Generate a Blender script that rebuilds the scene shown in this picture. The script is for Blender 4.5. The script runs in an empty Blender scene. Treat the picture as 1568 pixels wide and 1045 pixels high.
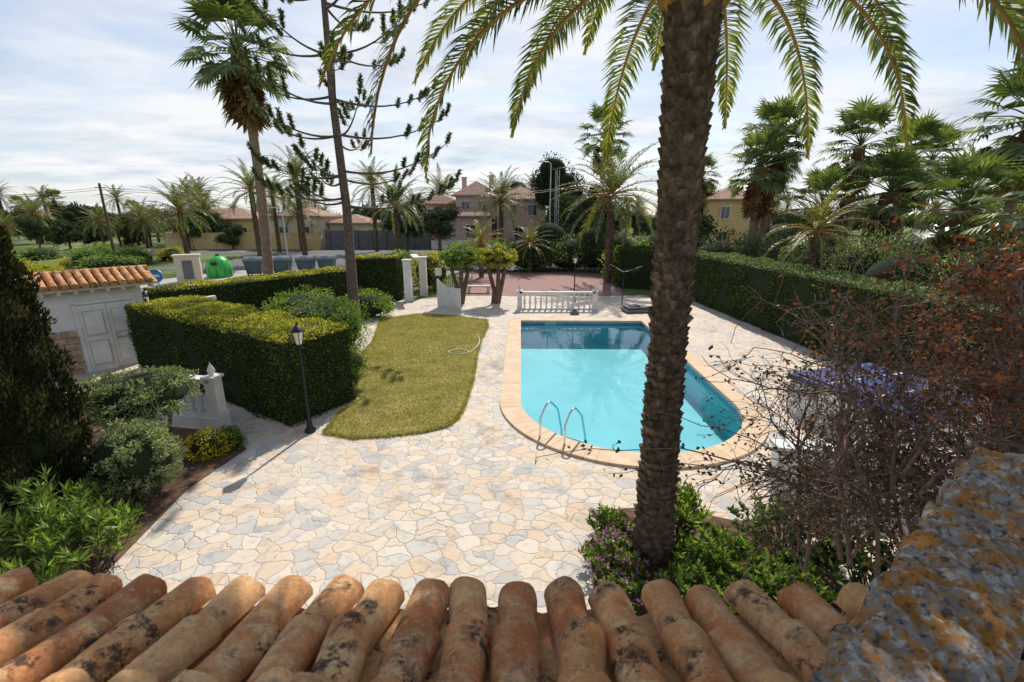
import bpy, math, numpy as np
from mathutils import Vector, geometry
pi=math.pi; rad=math.radians
scene=bpy.context.scene
# ---------------------------------------------------------------- mesh builder
class B:
    def __init__(s): s.V=[];s.F=[];s.T=[];s.M=[];s.R=[];s.S=[];s.n=0
    def add(s,v,f,m=0,r=.5,sm=False):
        v=np.asarray(v,float).reshape(-1,3); f=np.asarray(f,int)
        if f.ndim==1: f=f[None,:]
        nf,k=f.shape
        s.V.append(v); s.F.append((f+s.n).ravel()); s.T.append(np.full(nf,k)); s.M.append(np.full(nf,m))
        s.R.append(np.broadcast_to(np.asarray(r,float),(nf,)).copy()); s.S.append(np.full(nf,sm)); s.n+=len(v)
        return s
    def mesh(s,name,mats):
        me=bpy.data.meshes.new(name)
        V=np.concatenate(s.V);F=np.concatenate(s.F);T=np.concatenate(s.T)
        me.vertices.add(len(V));me.vertices.foreach_set('co',V.ravel())
        me.loops.add(len(F));me.loops.foreach_set('vertex_index',F)
        me.polygons.add(len(T));st=np.concatenate([[0],np.cumsum(T)[:-1]])
        me.polygons.foreach_set('loop_start',st);me.polygons.foreach_set('loop_total',T)
        for m in mats: me.materials.append(m)
        me.polygons.foreach_set('material_index',np.concatenate(s.M))
        me.polygons.foreach_set('use_smooth',np.concatenate(s.S))
        a=me.attributes.new('rnd','FLOAT','FACE');a.data.foreach_set('value',np.concatenate(s.R))
        me.update(calc_edges=True);me.validate()
        return me
    def obj(s,name,mats,parent=None,loc=(0,0,0),rz=0):
        o=bpy.data.objects.new(name,s.mesh(name,mats));scene.collection.objects.link(o)
        o.location=loc;o.rotation_euler=(0,0,rz)
        if parent: o.parent=parent
        return o
def empty(name,loc=(0,0,0)):
    o=bpy.data.objects.new(name,None);o.location=loc;scene.collection.objects.link(o);return o
def inst(name,src,loc,sc=1,rz=0,parent=None):
    o=bpy.data.objects.new(name,src.data);scene.collection.objects.link(o)
    o.location=loc;o.scale=(sc,)*3 if not hasattr(sc,'__len__') else sc;o.rotation_euler=(0,0,rz)
    if parent:o.parent=parent
    return o
def nrm(a): return a/np.maximum(np.linalg.norm(a,axis=-1,keepdims=True),1e-9)
def box(b,c,s,yaw=0,m=0,r=.5):
    x,y,z=[q/2 for q in s]
    v=np.array([[-x,-y,-z],[x,-y,-z],[x,y,-z],[-x,y,-z],[-x,-y,z],[x,-y,z],[x,y,z],[-x,y,z]])
    cs,sn=math.cos(yaw),math.sin(yaw)
    v=np.c_[v[:,0]*cs-v[:,1]*sn,v[:,0]*sn+v[:,1]*cs,v[:,2]]+np.array(c)
    b.add(v,[[0,3,2,1],[4,5,6,7],[0,1,5,4],[1,2,6,5],[2,3,7,6],[3,0,4,7]],m,r)
def tube(b,path,rd,k=8,m=0,r=.5,sm=True,cap=True):
    p=np.asarray(path,float);n=len(p);rd=np.broadcast_to(np.asarray(rd,float),(n,))
    t=nrm(np.gradient(p,axis=0));d=np.abs(p[-1]-p[0]);ref=np.eye(3)[int(np.argmin(d))]
    u=nrm(np.cross(t,ref));w=np.cross(t,u);a=np.arange(k)*2*pi/k
    v=p[:,None]+rd[:,None,None]*(u[:,None]*np.cos(a)[None,:,None]+w[:,None]*np.sin(a)[None,:,None])
    i=np.arange(n-1)[:,None]*k;j=np.arange(k)[None];j2=(j+1)%k
    f=np.stack([i+j,i+j2,i+k+j2,i+k+j],-1).reshape(-1,4)
    b.add(v,f,m,r,sm)
    if cap: b.add(v[-1],np.arange(k),m,r); b.add(v[0],np.arange(k)[::-1],m,r)
def lathe(b,prof,c=(0,0,0),k=14,m=0,r=.5,sc=(1,1)):
    a=np.arange(k)*2*pi/k;pr=np.array(prof,float);n=len(pr)
    v=np.stack([pr[:,0][:,None]*np.cos(a)*sc[0]+c[0],pr[:,0][:,None]*np.sin(a)*sc[1]+c[1],np.repeat(pr[:,1][:,None],k,1)+c[2]],-1)
    i=np.arange(n-1)[:,None]*k;j=np.arange(k)[None];j2=(j+1)%k
    b.add(v,np.stack([i+j,i+j2,i+k+j2,i+k+j],-1).reshape(-1,4),m,r,True)
    b.add(v[-1],np.arange(k),m,r)
def sheet(b,outer,z,holes=(),m=0,r=.5):
    loops=[[Vector((x,y,0)) for x,y in l] for l in [outer]+list(holes)]
    tris=geometry.tessellate_polygon(loops)
    v=[(p.x,p.y,z) for l in loops for p in l]
    f=[]
    for t in tris:
        a,bb,c=[np.array(v[i]) for i in t]
        f.append(t if np.cross(bb-a,c-a)[2]>0 else t[::-1])
    b.add(v,f,m,r)
def prism(b,poly,z0,z1,m=0,r=.5):
    n=len(poly);v=[(x,y,z0) for x,y in poly]+[(x,y,z1) for x,y in poly]
    b.add(v,[[i,(i+1)%n,n+(i+1)%n,n+i] for i in range(n)],m,r)
    sheet(b,poly,z1,(),m,r)
def leaves(b,P,D,L,W,rng,m=0,r=None):
    n=len(P);D=nrm(D);side=nrm(np.cross(D,rng.normal(size=(n,3))))
    L=np.broadcast_to(L,(n,))[:,None];W=np.broadcast_to(W,(n,))[:,None]
    v=np.stack([P,P+D*L*.45+side*W/2,P+D*L,P+D*L*.45-side*W/2],1)
    if r is None:r=rng.random(n)
    b.add(v,np.arange(4*n).reshape(n,4),m,r)
# ---------------------------------------------------------------- materials
def newmat(name):
    m=bpy.data.materials.new(name);m.use_nodes=True;nt=m.node_tree;nt.nodes.clear()
    return m,nt,nt.nodes.new('ShaderNodeOutputMaterial')
def N(nt,t,**k):
    n=nt.nodes.new('ShaderNode'+t)
    for a,v in k.items():
        if hasattr(n,a) and a not in n.inputs: setattr(n,a,v)
        else: n.inputs[a].default_value=v
    return n
def ramp(nt,stops,src,interp='LINEAR'):
    n=nt.nodes.new('ShaderNodeValToRGB');cr=n.color_ramp;cr.interpolation=interp
    while len(cr.elements)<len(stops):cr.elements.new(.5)
    for e,(p,c) in zip(cr.elements,stops):
        e.position=p;e.color=(*c,1) if hasattr(c,'__len__') else (c,c,c,1)
    nt.links.new(src,n.inputs[0]);return n.outputs[0]
def mixc(nt,a,b,f,mode='MIX'):
    n=nt.nodes.new('ShaderNodeMix');n.data_type='RGBA';n.blend_type=mode
    for s,i in ((f,0),(a,6),(b,7)):
        if isinstance(s,bpy.types.NodeSocket): nt.links.new(s,n.inputs[i])
        else: n.inputs[i].default_value=s if i==0 else (*s,1)
    return n.outputs[2]
def noise(nt,scale,detail=4,rough=.6,vec=None):
    n=N(nt,'TexNoise',Scale=scale,Detail=detail,Roughness=rough)
    if vec is None:
        vec=nt.nodes.new('ShaderNodeTexCoord').outputs['Object']
    nt.links.new(vec,n.inputs['Vector']);return n
def nmat(name,stops,scale=5,rough=.85,bump=.3,bscale=None,metal=0,attr=0,dirt=0,spec=.3):
    m,nt,out=newmat(name)
    c=ramp(nt,stops,noise(nt,scale).outputs['Fac'])
    if attr:
        a=N(nt,'Attribute',attribute_name='rnd')
        c=mixc(nt,c,ramp(nt,[(0,1-attr),(1,1+attr*.0)],a.outputs['Fac']),1.0,'MULTIPLY')
    if dirt:
        d=ramp(nt,[(.42,1.0),(.7,1-dirt)],noise(nt,scale*.23,8,.7).outputs['Fac'])
        c=mixc(nt,c,d,1.0,'MULTIPLY')
    p=N(nt,'BsdfPrincipled',Roughness=rough,Metallic=metal);p.inputs['Specular IOR Level'].default_value=spec
    nt.links.new(c,p.inputs['Base Color'])
    if bump:
        bn=N(nt,'Bump',Strength=bump,Distance=.02);nt.links.new(noise(nt,bscale or scale*4).outputs['Fac'],bn.inputs['Height'])
        nt.links.new(bn.outputs[0],p.inputs['Normal'])
    nt.links.new(p.outputs[0],out.inputs[0]);return m
def leafmat(name,cols,trans=.35,rough=.5,scale=.8,tcol=None,g=1.45):
    m,nt,out=newmat(name)
    a=N(nt,'Attribute',attribute_name='rnd')
    ad=nt.nodes.new('ShaderNodeMath');ad.operation='ADD'
    ns=noise(nt,scale,1);mr=N(nt,'MapRange');mr.inputs[3].default_value=-.35;mr.inputs[4].default_value=.35
    nt.links.new(ns.outputs['Fac'],mr.inputs[0]);nt.links.new(a.outputs['Fac'],ad.inputs[0]);nt.links.new(mr.outputs[0],ad.inputs[1])
    k=len(cols);c=ramp(nt,[(i/(k-1),tuple(min(.8,x*g) for x in q)) for i,q in enumerate(cols)],ad.outputs[0])
    if trans<.2:
        p=N(nt,'BsdfDiffuse');nt.links.new(c,p.inputs[0]);nt.links.new(p.outputs[0],out.inputs[0]);return m
    p=N(nt,'BsdfPrincipled',Roughness=rough);p.inputs['Specular IOR Level'].default_value=.35
    t=N(nt,'BsdfTranslucent');nt.links.new(c,p.inputs['Base Color'])
    tc=mixc(nt,c,tcol or (1.45,1.45,.55),1.0,'MULTIPLY');nt.links.new(tc,t.inputs[0])
    mx=N(nt,'MixShader');mx.inputs[0].default_value=trans
    nt.links.new(p.outputs[0],mx.inputs[1]);nt.links.new(t.outputs[0],mx.inputs[2]);nt.links.new(mx.outputs[0],out.inputs[0]);return m
M={}
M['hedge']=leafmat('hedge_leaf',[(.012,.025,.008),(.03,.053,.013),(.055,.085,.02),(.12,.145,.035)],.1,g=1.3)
M['hedgetop']=leafmat('hedge_sunlit_cut_leaf',[(.06,.085,.012),(.15,.17,.02),(.28,.265,.035),(.44,.36,.06)],.4)  # yellow-green of new-cut leaf, with sunlight on the top painted into the colour
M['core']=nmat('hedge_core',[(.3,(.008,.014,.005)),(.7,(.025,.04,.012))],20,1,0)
M['shrub']=leafmat('shrub_leaf',[(.03,.045,.022),(.06,.09,.04),(.12,.16,.07),(.25,.28,.15)],.3)
M['pale']=leafmat('grey_green_leaf',[(.05,.065,.035),(.11,.14,.07),(.2,.24,.13),(.34,.37,.23)],.35)
M['green']=leafmat('bright_leaf',[(.03,.055,.014),(.07,.12,.025),(.13,.20,.04),(.24,.3,.08)],.4)
M['yellow']=leafmat('yellow_leaf',[(.10,.12,.015),(.25,.24,.02),(.45,.36,.03)],.4)
M['cyp']=leafmat('cypress_leaf',[(.010,.015,.007),(.024,.03,.012),(.055,.055,.02),(.13,.10,.04)],.1,scale=2)
M['date']=leafmat('date_palm_leaf',[(.04,.055,.02),(.085,.11,.032),(.15,.17,.05),(.30,.27,.085)],.38,.4,g=1.3,tcol=(1.4,1.5,.55))
M['date2']=leafmat('date_palm_leaf_dark',[(.03,.045,.02),(.06,.085,.035),(.11,.14,.055),(.19,.2,.09)],.35,.4,g=1.4)
M['fan']=leafmat('fan_palm_leaf',[(.025,.04,.018),(.055,.08,.03),(.10,.135,.045),(.19,.215,.085)],.35,.4,g=1.5)
M['dead']=leafmat('dead_frond',[(.09,.05,.02),(.20,.11,.04),(.33,.19,.08)],.2,.8,tcol=(1.2,1,.7),g=1)
M['arau']=leafmat('araucaria_leaf',[(.03,.045,.02),(.06,.085,.035),(.13,.15,.06)],.25)
M['pine']=leafmat('pine_leaf',[(.012,.022,.01),(.028,.045,.016),(.05,.07,.025)],.1)
M['tree']=leafmat('tree_leaf',[(.022,.037,.015),(.055,.078,.03),(.10,.125,.05)],.1)
M['rust']=leafmat('dry_bract',[(.05,.03,.015),(.16,.06,.025),(.30,.11,.035),(.42,.2,.07)],.35,.7,tcol=(1.4,.9,.6),g=1)
M['darkleaf']=leafmat('bougainvillea_leaf',[(.03,.03,.014),(.07,.055,.022),(.12,.065,.03)],.25,g=1)
M['pink']=leafmat('pink_flower',[(.4,.1,.32),(.65,.25,.52)],.3,tcol=(1,1,1),g=1)
M['trunk']=nmat('palm_trunk',[(.3,(.06,.04,.028)),(.5,(.17,.115,.075)),(.7,(.30,.22,.15))],9,.95,.8,40,attr=.55)
M['boot']=nmat('frond_base',[(.3,(.30,.16,.045)),(.7,(.55,.32,.09))],6,.7,.3,attr=.3)
M['bark']=nmat('bark',[(.3,(.06,.045,.035)),(.7,(.19,.145,.11))],10,.95,.6,30)
M['palebark']=nmat('pale_bark',[(.3,(.17,.11,.075)),(.7,(.33,.23,.16))],6,.95,.6,25)
M['twig']=nmat('twig',[(.3,(.11,.068,.055)),(.7,(.28,.19,.16))],20,.9,0)
M['white']=nmat('white_paint',[(.3,(.66,.65,.62)),(.7,(.8,.79,.76))],3,.7,.15,40,dirt=.25)
M['cream']=nmat('cream_render',[(.3,(.52,.45,.33)),(.7,(.62,.55,.42))],2,.9,.1)
M['pinkwall']=nmat('pink_render',[(.3,(.50,.34,.28)),(.7,(.58,.42,.35))],1,.9,.1)
M['yellowwall']=nmat('yellow_render',[(.3,(.5,.36,.15)),(.7,(.6,.45,.22))],1,.9,.1)
M['grey']=nmat('grey_render',[(.3,(.12,.12,.13)),(.7,(.17,.17,.18))],1,.9,.1)
M['black']=nmat('black_iron',[(.3,(.012,.013,.014)),(.7,(.03,.03,.03))],9,.45,.1)
M['glasswhite']=nmat('opal_glass',[(0,(.75,.73,.66)),(1,(.82,.8,.74))],3,.25,0)
M['window']=nmat('window_glass',[(.3,(.02,.025,.03)),(.7,(.06,.07,.08))],.6,.08,0,spec=.8)
M['asphalt']=nmat('asphalt',[(.3,(.10,.10,.105)),(.7,(.15,.15,.155))],2,.9,.3,60)
M['paveside']=nmat('pavement',[(.3,(.32,.30,.28)),(.7,(.42,.40,.37))],2,.9,.2,60)
M['redpave']=nmat('red_paving',[(.3,(.24,.135,.12)),(.7,(.35,.21,.18))],3,.9,.3,30)
M['soil']=nmat('soil',[(.3,(.07,.04,.025)),(.7,(.2,.12,.075))],9,1,1,30)
M['steel']=nmat('steel',[(0,(.7,.7,.7)),(1,(.8,.8,.8))],3,.15,0,metal=1)
M['galv']=nmat('galvanised',[(0,(.4,.42,.43)),(1,(.55,.56,.57))],3,.5,0,metal=.5)
M['wood']=nmat('wood_pole',[(.3,(.09,.06,.04)),(.7,(.16,.11,.08))],8,.9,.4)
M['binblue']=nmat('bin_body',[(0,(.05,.085,.10)),(1,(.07,.11,.13))],3,.5,0)
M['binlid']=nmat('bin_lid',[(0,(.12,.14,.16)),(1,(.18,.20,.22))],3,.5,0)
M['bingreen']=nmat('bottle_bank_green',[(0,(.04,.36,.06)),(1,(.06,.46,.09))],3,.4,0)
M['signblue']=nmat('sign_blue',[(0,(.03,.16,.5)),(1,(.04,.2,.55))],3,.4,0)
M['red']=nmat('sign_red',[(0,(.5,.03,.03)),(1,(.55,.04,.04))],3,.4,0)
M['tarp']=nmat('blue_cover',[(.3,(.015,.04,.16)),(.7,(.03,.075,.27))],3,.6,.5,8)
M['brick']=nmat('stone_cladding',[(.3,(.28,.15,.08)),(.5,(.42,.3,.2)),(.7,(.5,.4,.3))],5,.9,.6)
def tile_mat():
    m,nt,out=newmat('terracotta_tile')
    a=N(nt,'Attribute',attribute_name='rnd').outputs['Fac']
    tc=nt.nodes.new('ShaderNodeTexCoord').outputs['Object']
    cb=N(nt,'CombineXYZ');ml=N(nt,'Math',operation='MULTIPLY');nt.links.new(a,ml.inputs[0]);ml.inputs[1].default_value=17.3;nt.links.new(ml.outputs[0],cb.inputs[2]);nt.links.new(ml.outputs[0],cb.inputs[0])
    av=N(nt,'VectorMath',operation='ADD');nt.links.new(tc,av.inputs[0]);nt.links.new(cb.outputs[0],av.inputs[1]);tc=av.outputs[0]
    base=ramp(nt,[(0,(.40,.155,.06)),(.35,(.60,.265,.105)),(.7,(.68,.36,.15)),(1,(.68,.43,.22))],a)
    pal=ramp(nt,[(.44,0),(.62,.85)],noise(nt,6,8,.72,tc).outputs['Fac'])
    c=mixc(nt,base,(.74,.52,.29),pal)
    red=ramp(nt,[(.48,0),(.64,.8)],noise(nt,4.1,6,.65,tc).outputs['Fac']);c=mixc(nt,c,(.50,.18,.07),red)
    spot=ramp(nt,[(.49,0),(.56,.93)],noise(nt,13,9,.8,tc).outputs['Fac'])
    reg=ramp(nt,[(.48,0),(.58,1)],noise(nt,3.0,4,.6,tc).outputs['Fac'])
    mm=N(nt,'Math',operation='MULTIPLY');nt.links.new(spot,mm.inputs[0]);nt.links.new(reg,mm.inputs[1])
    c=mixc(nt,c,(.045,.032,.025),mm.outputs[0])
    lw=ramp(nt,[(.6,0),(.66,.6)],noise(nt,19,8,.7,tc).outputs['Fac']);c=mixc(nt,c,(.55,.5,.4),lw)
    fine=ramp(nt,[(.3,.62),(.7,1.12)],noise(nt,55,6,.75,tc).outputs['Fac']);c=mixc(nt,c,fine,1.0,'MULTIPLY')
    p=N(nt,'BsdfPrincipled',Roughness=.9);p.inputs['Specular IOR Level'].default_value=.2
    nt.links.new(c,p.inputs['Base Color'])
    bn=N(nt,'Bump',Strength=.6,Distance=.008);nt.links.new(noise(nt,38,8,.75,tc).outputs['Fac'],bn.inputs['Height']);nt.links.new(bn.outputs[0],p.inputs['Normal'])
    nt.links.new(p.outputs[0],out.inputs[0]);return m
M['tile']=tile_mat()
def patio_mat():
    m,nt,out=newmat('crazy_paving')
    tc=nt.nodes.new('ShaderNodeTexCoord').outputs['Object']
    dn=noise(nt,2.2,3,.55,tc)
    sub=N(nt,'VectorMath',operation='SUBTRACT');nt.links.new(dn.outputs['Color'],sub.inputs[0]);sub.inputs[1].default_value=(.5,.5,.5)
    sc=N(nt,'VectorMath',operation='SCALE');nt.links.new(sub.outputs[0],sc.inputs[0]);sc.inputs['Scale'].default_value=.5
    ad=N(nt,'VectorMath',operation='ADD');nt.links.new(tc,ad.inputs[0]);nt.links.new(sc.outputs[0],ad.inputs[1])
    mp=N(nt,'Mapping');mp.inputs['Scale'].default_value=(1,1.25,0);mp.inputs['Rotation'].default_value=(0,0,.5);nt.links.new(ad.outputs[0],mp.inputs[0])
    v1=N(nt,'TexVoronoi',Scale=3.5);v2=N(nt,'TexVoronoi',Scale=3.5,feature='DISTANCE_TO_EDGE')
    for v in(v1,v2):
        v.voronoi_dimensions='2D';nt.links.new(mp.outputs[0],v.inputs['Vector'])
    sep=N(nt,'SeparateColor');nt.links.new(v1.outputs['Color'],sep.inputs[0])
    st=ramp(nt,[(0,(.43,.43,.42)),(.12,(.55,.52,.47)),(.28,(.62,.56,.47)),(.42,(.61,.49,.37)),(.56,(.67,.60,.51)),(.7,(.61,.48,.35)),(.84,(.65,.59,.51)),(1,(.47,.46,.44))],sep.outputs[0])
    b2=ramp(nt,[(.32,(.62,.65,.70)),(.5,(1,1,1)),(.68,(1.06,.88,.70))],noise(nt,4.0,9,.78,tc).outputs['Fac'])
    st=mixc(nt,st,b2,1.0,'MULTIPLY')
    mo=ramp(nt,[(.014,1),(.045,0)],v2.outputs['Distance'])
    moc=ramp(nt,[(.38,(.30,.25,.20)),(.6,(.60,.49,.38))],noise(nt,.35,4,.6,tc).outputs['Fac'])
    mof=ramp(nt,[(.35,.95),(.65,.5)],noise(nt,.5,3,.6,tc).outputs['Fac'])
    mz=N(nt,'Math',operation='MULTIPLY');nt.links.new(mo,mz.inputs[0]);nt.links.new(mof,mz.inputs[1])
    c=mixc(nt,st,moc,mz.outputs[0])
    stain=ramp(nt,[(.34,.5),(.45,1.0)],noise(nt,.6,8,.7,tc).outputs['Fac']);c=mixc(nt,c,stain,.8,'MULTIPLY')
    rust=ramp(nt,[(.56,0),(.74,.6)],noise(nt,.9,6,.68,tc).outputs['Fac']);c=mixc(nt,c,(.62,.40,.22),rust)
    p=N(nt,'BsdfPrincipled',Roughness=.8);p.inputs['Specular IOR Level'].default_value=.25
    nt.links.new(c,p.inputs['Base Color'])
    h=ramp(nt,[(.0,0),(.07,1)],v2.outputs['Distance'])
    h2=mixc(nt,h,noise(nt,14,6,.7,tc).outputs['Fac'],.35)
    bn=N(nt,'Bump',Strength=.7,Distance=.02);nt.links.new(h2,bn.inputs['Height']);nt.links.new(bn.outputs[0],p.inputs['Normal'])
    nt.links.new(p.outputs[0],out.inputs[0]);return m
M['patio']=patio_mat()
M['coping']=nmat('coping_stone',[(.3,(.60,.42,.27)),(.7,(.70,.54,.38))],4,.8,.2,30,attr=.1)
M['lawn']=nmat('lawn_ground',[(.3,(.18,.16,.045)),(.5,(.30,.26,.08)),(.7,(.42,.33,.13))],1.2,1,.8,60)
M['blade']=leafmat('grass_blade',[(.11,.125,.03),(.25,.24,.065),(.42,.35,.13)],.3,g=1.3,scale=1.6)
M['field']=nmat('field',[(.3,(.06,.10,.025)),(.5,(.11,.15,.04)),(.7,(.22,.21,.10))],.09,1,.5,2)
def lichen_mat():
    m,nt,out=newmat('lichen_stone')
    b=ramp(nt,[(.3,(.15,.14,.125)),(.5,(.31,.29,.26)),(.7,(.52,.50,.45))],noise(nt,22,9,.75).outputs['Fac'])
    o=ramp(nt,[(.47,0),(.54,1)],noise(nt,9,9,.8).outputs['Fac']);c=mixc(nt,b,(.46,.20,.03),o)
    w=ramp(nt,[(.54,0),(.6,1)],noise(nt,16,9,.7).outputs['Fac']);c=mixc(nt,c,(.56,.54,.5),w)
    d=ramp(nt,[(.53,0),(.61,.9)],noise(nt,34,6,.7).outputs['Fac']);c=mixc(nt,c,(.07,.06,.045),d)
    p=N(nt,'BsdfPrincipled',Roughness=.95);nt.links.new(c,p.inputs['Base Color'])
    bn=N(nt,'Bump',Strength=.9,Distance=.02);nt.links.new(noise(nt,30,9,.8).outputs['Fac'],bn.inputs['Height']);nt.links.new(bn.outputs[0],p.inputs['Normal'])
    nt.links.new(p.outputs[0],out.inputs[0]);return m
M['lichen']=lichen_mat()
def roof_mat():
    m,nt,out=newmat('roof_tiles_far')
    c=ramp(nt,[(.3,(.30,.15,.10)),(.5,(.42,.25,.17)),(.7,(.5,.35,.26))],noise(nt,3).outputs['Fac'])
    p=N(nt,'BsdfPrincipled',Roughness=.9);nt.links.new(c,p.inputs['Base Color'])
    w=N(nt,'TexWave',Scale=1.3);w.inputs['Distortion'].default_value=.3;nt.links.new(nt.nodes.new('ShaderNodeTexCoord').outputs['Object'],w.inputs[0])
    bn=N(nt,'Bump',Strength=1,Distance=.1);nt.links.new(w.outputs['Fac'],bn.inputs['Height']);nt.links.new(bn.outputs[0],p.inputs['Normal'])
    nt.links.new(p.outputs[0],out.inputs[0]);return m
M['roof']=roof_mat()
def pool_mat():
    m,nt,out=newmat('pool_mosaic')
    tc=nt.nodes.new('ShaderNodeTexCoord').outputs['Object']
    c=ramp(nt,[(.35,(.12,.46,.52)),(.65,(.17,.55,.60))],noise(nt,.5,3,.5,tc).outputs['Fac'])
    p=N(nt,'BsdfPrincipled',Roughness=.6);nt.links.new(c,p.inputs['Base Color'])
    nt.links.new(p.outputs[0],out.inputs[0]);return m
M['pool']=pool_mat()
def band_mat():
    m,nt,out=newmat('waterline_tiles')
    br=N(nt,'TexBrick',Scale=4);br.offset=0;br.inputs['Color1'].default_value=(.04,.16,.30,1);br.inputs['Color2'].default_value=(.07,.24,.36,1);br.inputs['Mortar'].default_value=(.3,.4,.42,1)
    br.inputs['Brick Width'].default_value=.5;br.inputs['Row Height'].default_value=.5
    nt.links.new(nt.nodes.new('ShaderNodeTexCoord').outputs['Object'],br.inputs[0])
    p=N(nt,'BsdfPrincipled',Roughness=.2);nt.links.new(br.outputs[0],p.inputs['Base Color']);nt.links.new(p.outputs[0],out.inputs[0]);return m
M['band']=band_mat()
def water_mat():
    m,nt,out=newmat('pool_water')
    tc=nt.nodes.new('ShaderNodeTexCoord').outputs['Object']
    tr=N(nt,'BsdfTransparent');tr.inputs[0].default_value=(.76,.95,.97,1)
    gl=N(nt,'BsdfGlossy',Roughness=.02);gl.inputs[0].default_value=(.9,.95,1,1)
    fr=N(nt,'Fresnel',IOR=1.36);mx=N(nt,'MixShader')
    bn=N(nt,'Bump',Strength=.2,Distance=.02);nt.links.new(noise(nt,1.6,3,.5,tc).outputs['Fac'],bn.inputs['Height'])
    nt.links.new(bn.outputs[0],fr.inputs['Normal']);nt.links.new(bn.outputs[0],gl.inputs['Normal'])
    nt.links.new(fr.outputs[0],mx.inputs[0]);nt.links.new(tr.outputs[0],mx.inputs[1]);nt.links.new(gl.outputs[0],mx.inputs[2]);nt.links.new(mx.outputs[0],out.inputs[0]);return m
M['water']=water_mat()
# ---------------------------------------------------------------- ground, patio, pool
def pool_outline(off,ns=16,na=40):
    L,Rr,Fy,cx,cy=.2-off,5.8+off,20.6+off,3.0,11.2;r=2.8+off
    p=[(L,Fy+(cy-Fy)*i/ns) for i in range(ns)]
    p+=[(cx-r*math.cos(pi*i/na),cy-r*math.sin(pi*i/na)) for i in range(na)]
    p+=[(Rr,cy+(Fy-cy)*i/ns) for i in range(ns)]
    p+=[(Rr+(L-Rr)*i/10,Fy) for i in range(10)]
    a=-rad(1.1);c,s=math.cos(a),math.sin(a)
    return [((x-3)*c-(y-11)*s+3,(x-3)*s+(y-11)*c+11) for x,y in p]
g=B();sheet(g,[(-3000,-600),(3000,-600),(3000,4000),(-3000,4000)],0,[pool_outline(.3)]);g.obj('ground_field',[M['field']])
pat=[(-5.7,2.5),(-5.6,5.1),(-5.85,7.2),(-5.6,8.7),(-6.6,9.6),(-8.6,10.2),(-14.2,12.6),(-12.2,15.6),(-11.6,15.9),(-9.2,20.6),(-8.6,24.7),(-3.6,27.5),(6.9,27.5),(9.8,26.5),(11.2,24),(11.4,10),(11.0,2.5)]
g=B();sheet(g,pat,.02,[pool_outline(.3)]);g.obj('patio_paving',[M['patio']])
pool=empty('swimming_pool')
i0=np.array(pool_outline(0));n=len(i0)
def wall(b,o,z0,z1,m):
    v=np.r_[np.c_[o,np.full(len(o),z0)],np.c_[o,np.full(len(o),z1)]];k=len(o);i=np.arange(k);j=(i+1)%k
    b.add(v,np.stack([i,j,j+k,i+k],1),m)
g=B();wall(g,i0,-1.0,-.2,0);sheet(g,[tuple(p) for p in i0],-1.0,(),0);wall(g,i0,-.2,.0,1);g.obj('basin',[M['pool'],M['band']],pool)
g=B();sheet(g,[tuple(p) for p in pool_outline(-.001)],-.1,(),0);g.obj('water',[M['water']],pool)
g=B();rng=np.random.default_rng(3)
a0=np.array(pool_outline(-.03));a1=np.array(pool_outline(.52))
for i in range(n):
    j=(i+1)%n
    q0,q1=a0[i],a0[j];w0,w1=a1[i],a1[j];e=.004/max(.1,np.linalg.norm(q1-q0))
    Q=[q0+(q1-q0)*e,q1+(q0-q1)*e,w1+(w0-w1)*e,w0+(w1-w0)*e]
    zt=.075+rng.normal()*.001
    v=[(*p,z) for z in(-.012,zt) for p in Q]
    g.add(v,[[0,1,2,3],[7,6,5,4],[0,4,5,1],[1,5,6,2],[2,6,7,3],[3,7,4,0]],0,rng.random())
g.obj('coping',[M['coping']],pool)
g=B()
b0=np.array(pool_outline(.0));b1=np.array(pool_outline(.5))
v=np.r_[np.c_[b0,np.full(n,.066)],np.c_[b1,np.full(n,.066)]];i=np.arange(n);j=(i+1)%n
g.add(v,np.stack([i,j,j+n,i+n],1),0);wall(g,b0,-.01,.066,0);g.obj('coping_mortar',[M['cream']],pool)
g=B()
for (x,y) in((.95,9.55),(1.45,9.2)):
    pth=[(x-.33,y-.38,.05),(x-.33,y-.38,.5)]+[(x-.33+.25*t,y-.38+.3*t,.5+.28*math.sin(t*pi*.62)) for t in np.linspace(.1,1,8)]+[(x+.1,y+.12,.5),(x+.22,y+.26,-.1),(x+.24,y+.28,-.6)]
    tube(g,pth,.024,10)
for z in(-.25,-.5):
    tube(g,[(1.18,9.82,z),(1.68,9.47,z)],.03,8)
g.obj('pool_ladder',[M['steel']])
lawn=[(-4.7,22.2),(-3.2,21.9),(-1.2,20.9),(-1.05,19.5),(-1.2,17.5),(-1.22,15),(-1.15,13),(-1.2,11.2),(-1.3,10.2),(-1.5,9.75),(-2.0,9.45),(-2.7,9.25),(-3.5,9.15),(-4.25,9.4),(-4.3,10.6),(-4.0,11.4),(-5.0,12.6),(-5.3,14.5),(-5.4,17),(-6.2,21)]
g=B();sheet(g,lawn,.045,(),0);
def inpoly(P,poly):
    x,y=P[:,0],P[:,1];c=np.zeros(len(P),bool);pl=np.array(poly)
    for i in range(len(pl)):
        x0,y0=pl[i];x1,y1=pl[i-1]
        c^=((y0>y)!=(y1>y))&(x<(x1-x0)*(y-y0)/(y1-y0+1e-12)+x0)
    return c
P=rng.uniform((-6.3,9.1),(-1.0,24),(150000,2));P=P[inpoly(P,lawn)]
D=rng.normal(size=(len(P),3))*.6+np.array([0,0,.8])
leaves(g,np.c_[P,np.full(len(P),.045)],D,rng.uniform(.02,.06,len(P)),.014,rng,1)
L_=np.array(lawn);u=rng.random(9000);k=rng.integers(0,len(lawn),9000)
E=L_[k]+(L_[(k+1)%len(lawn)]-L_[k])*u[:,None]+rng.normal(size=(9000,2))*.03
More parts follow.
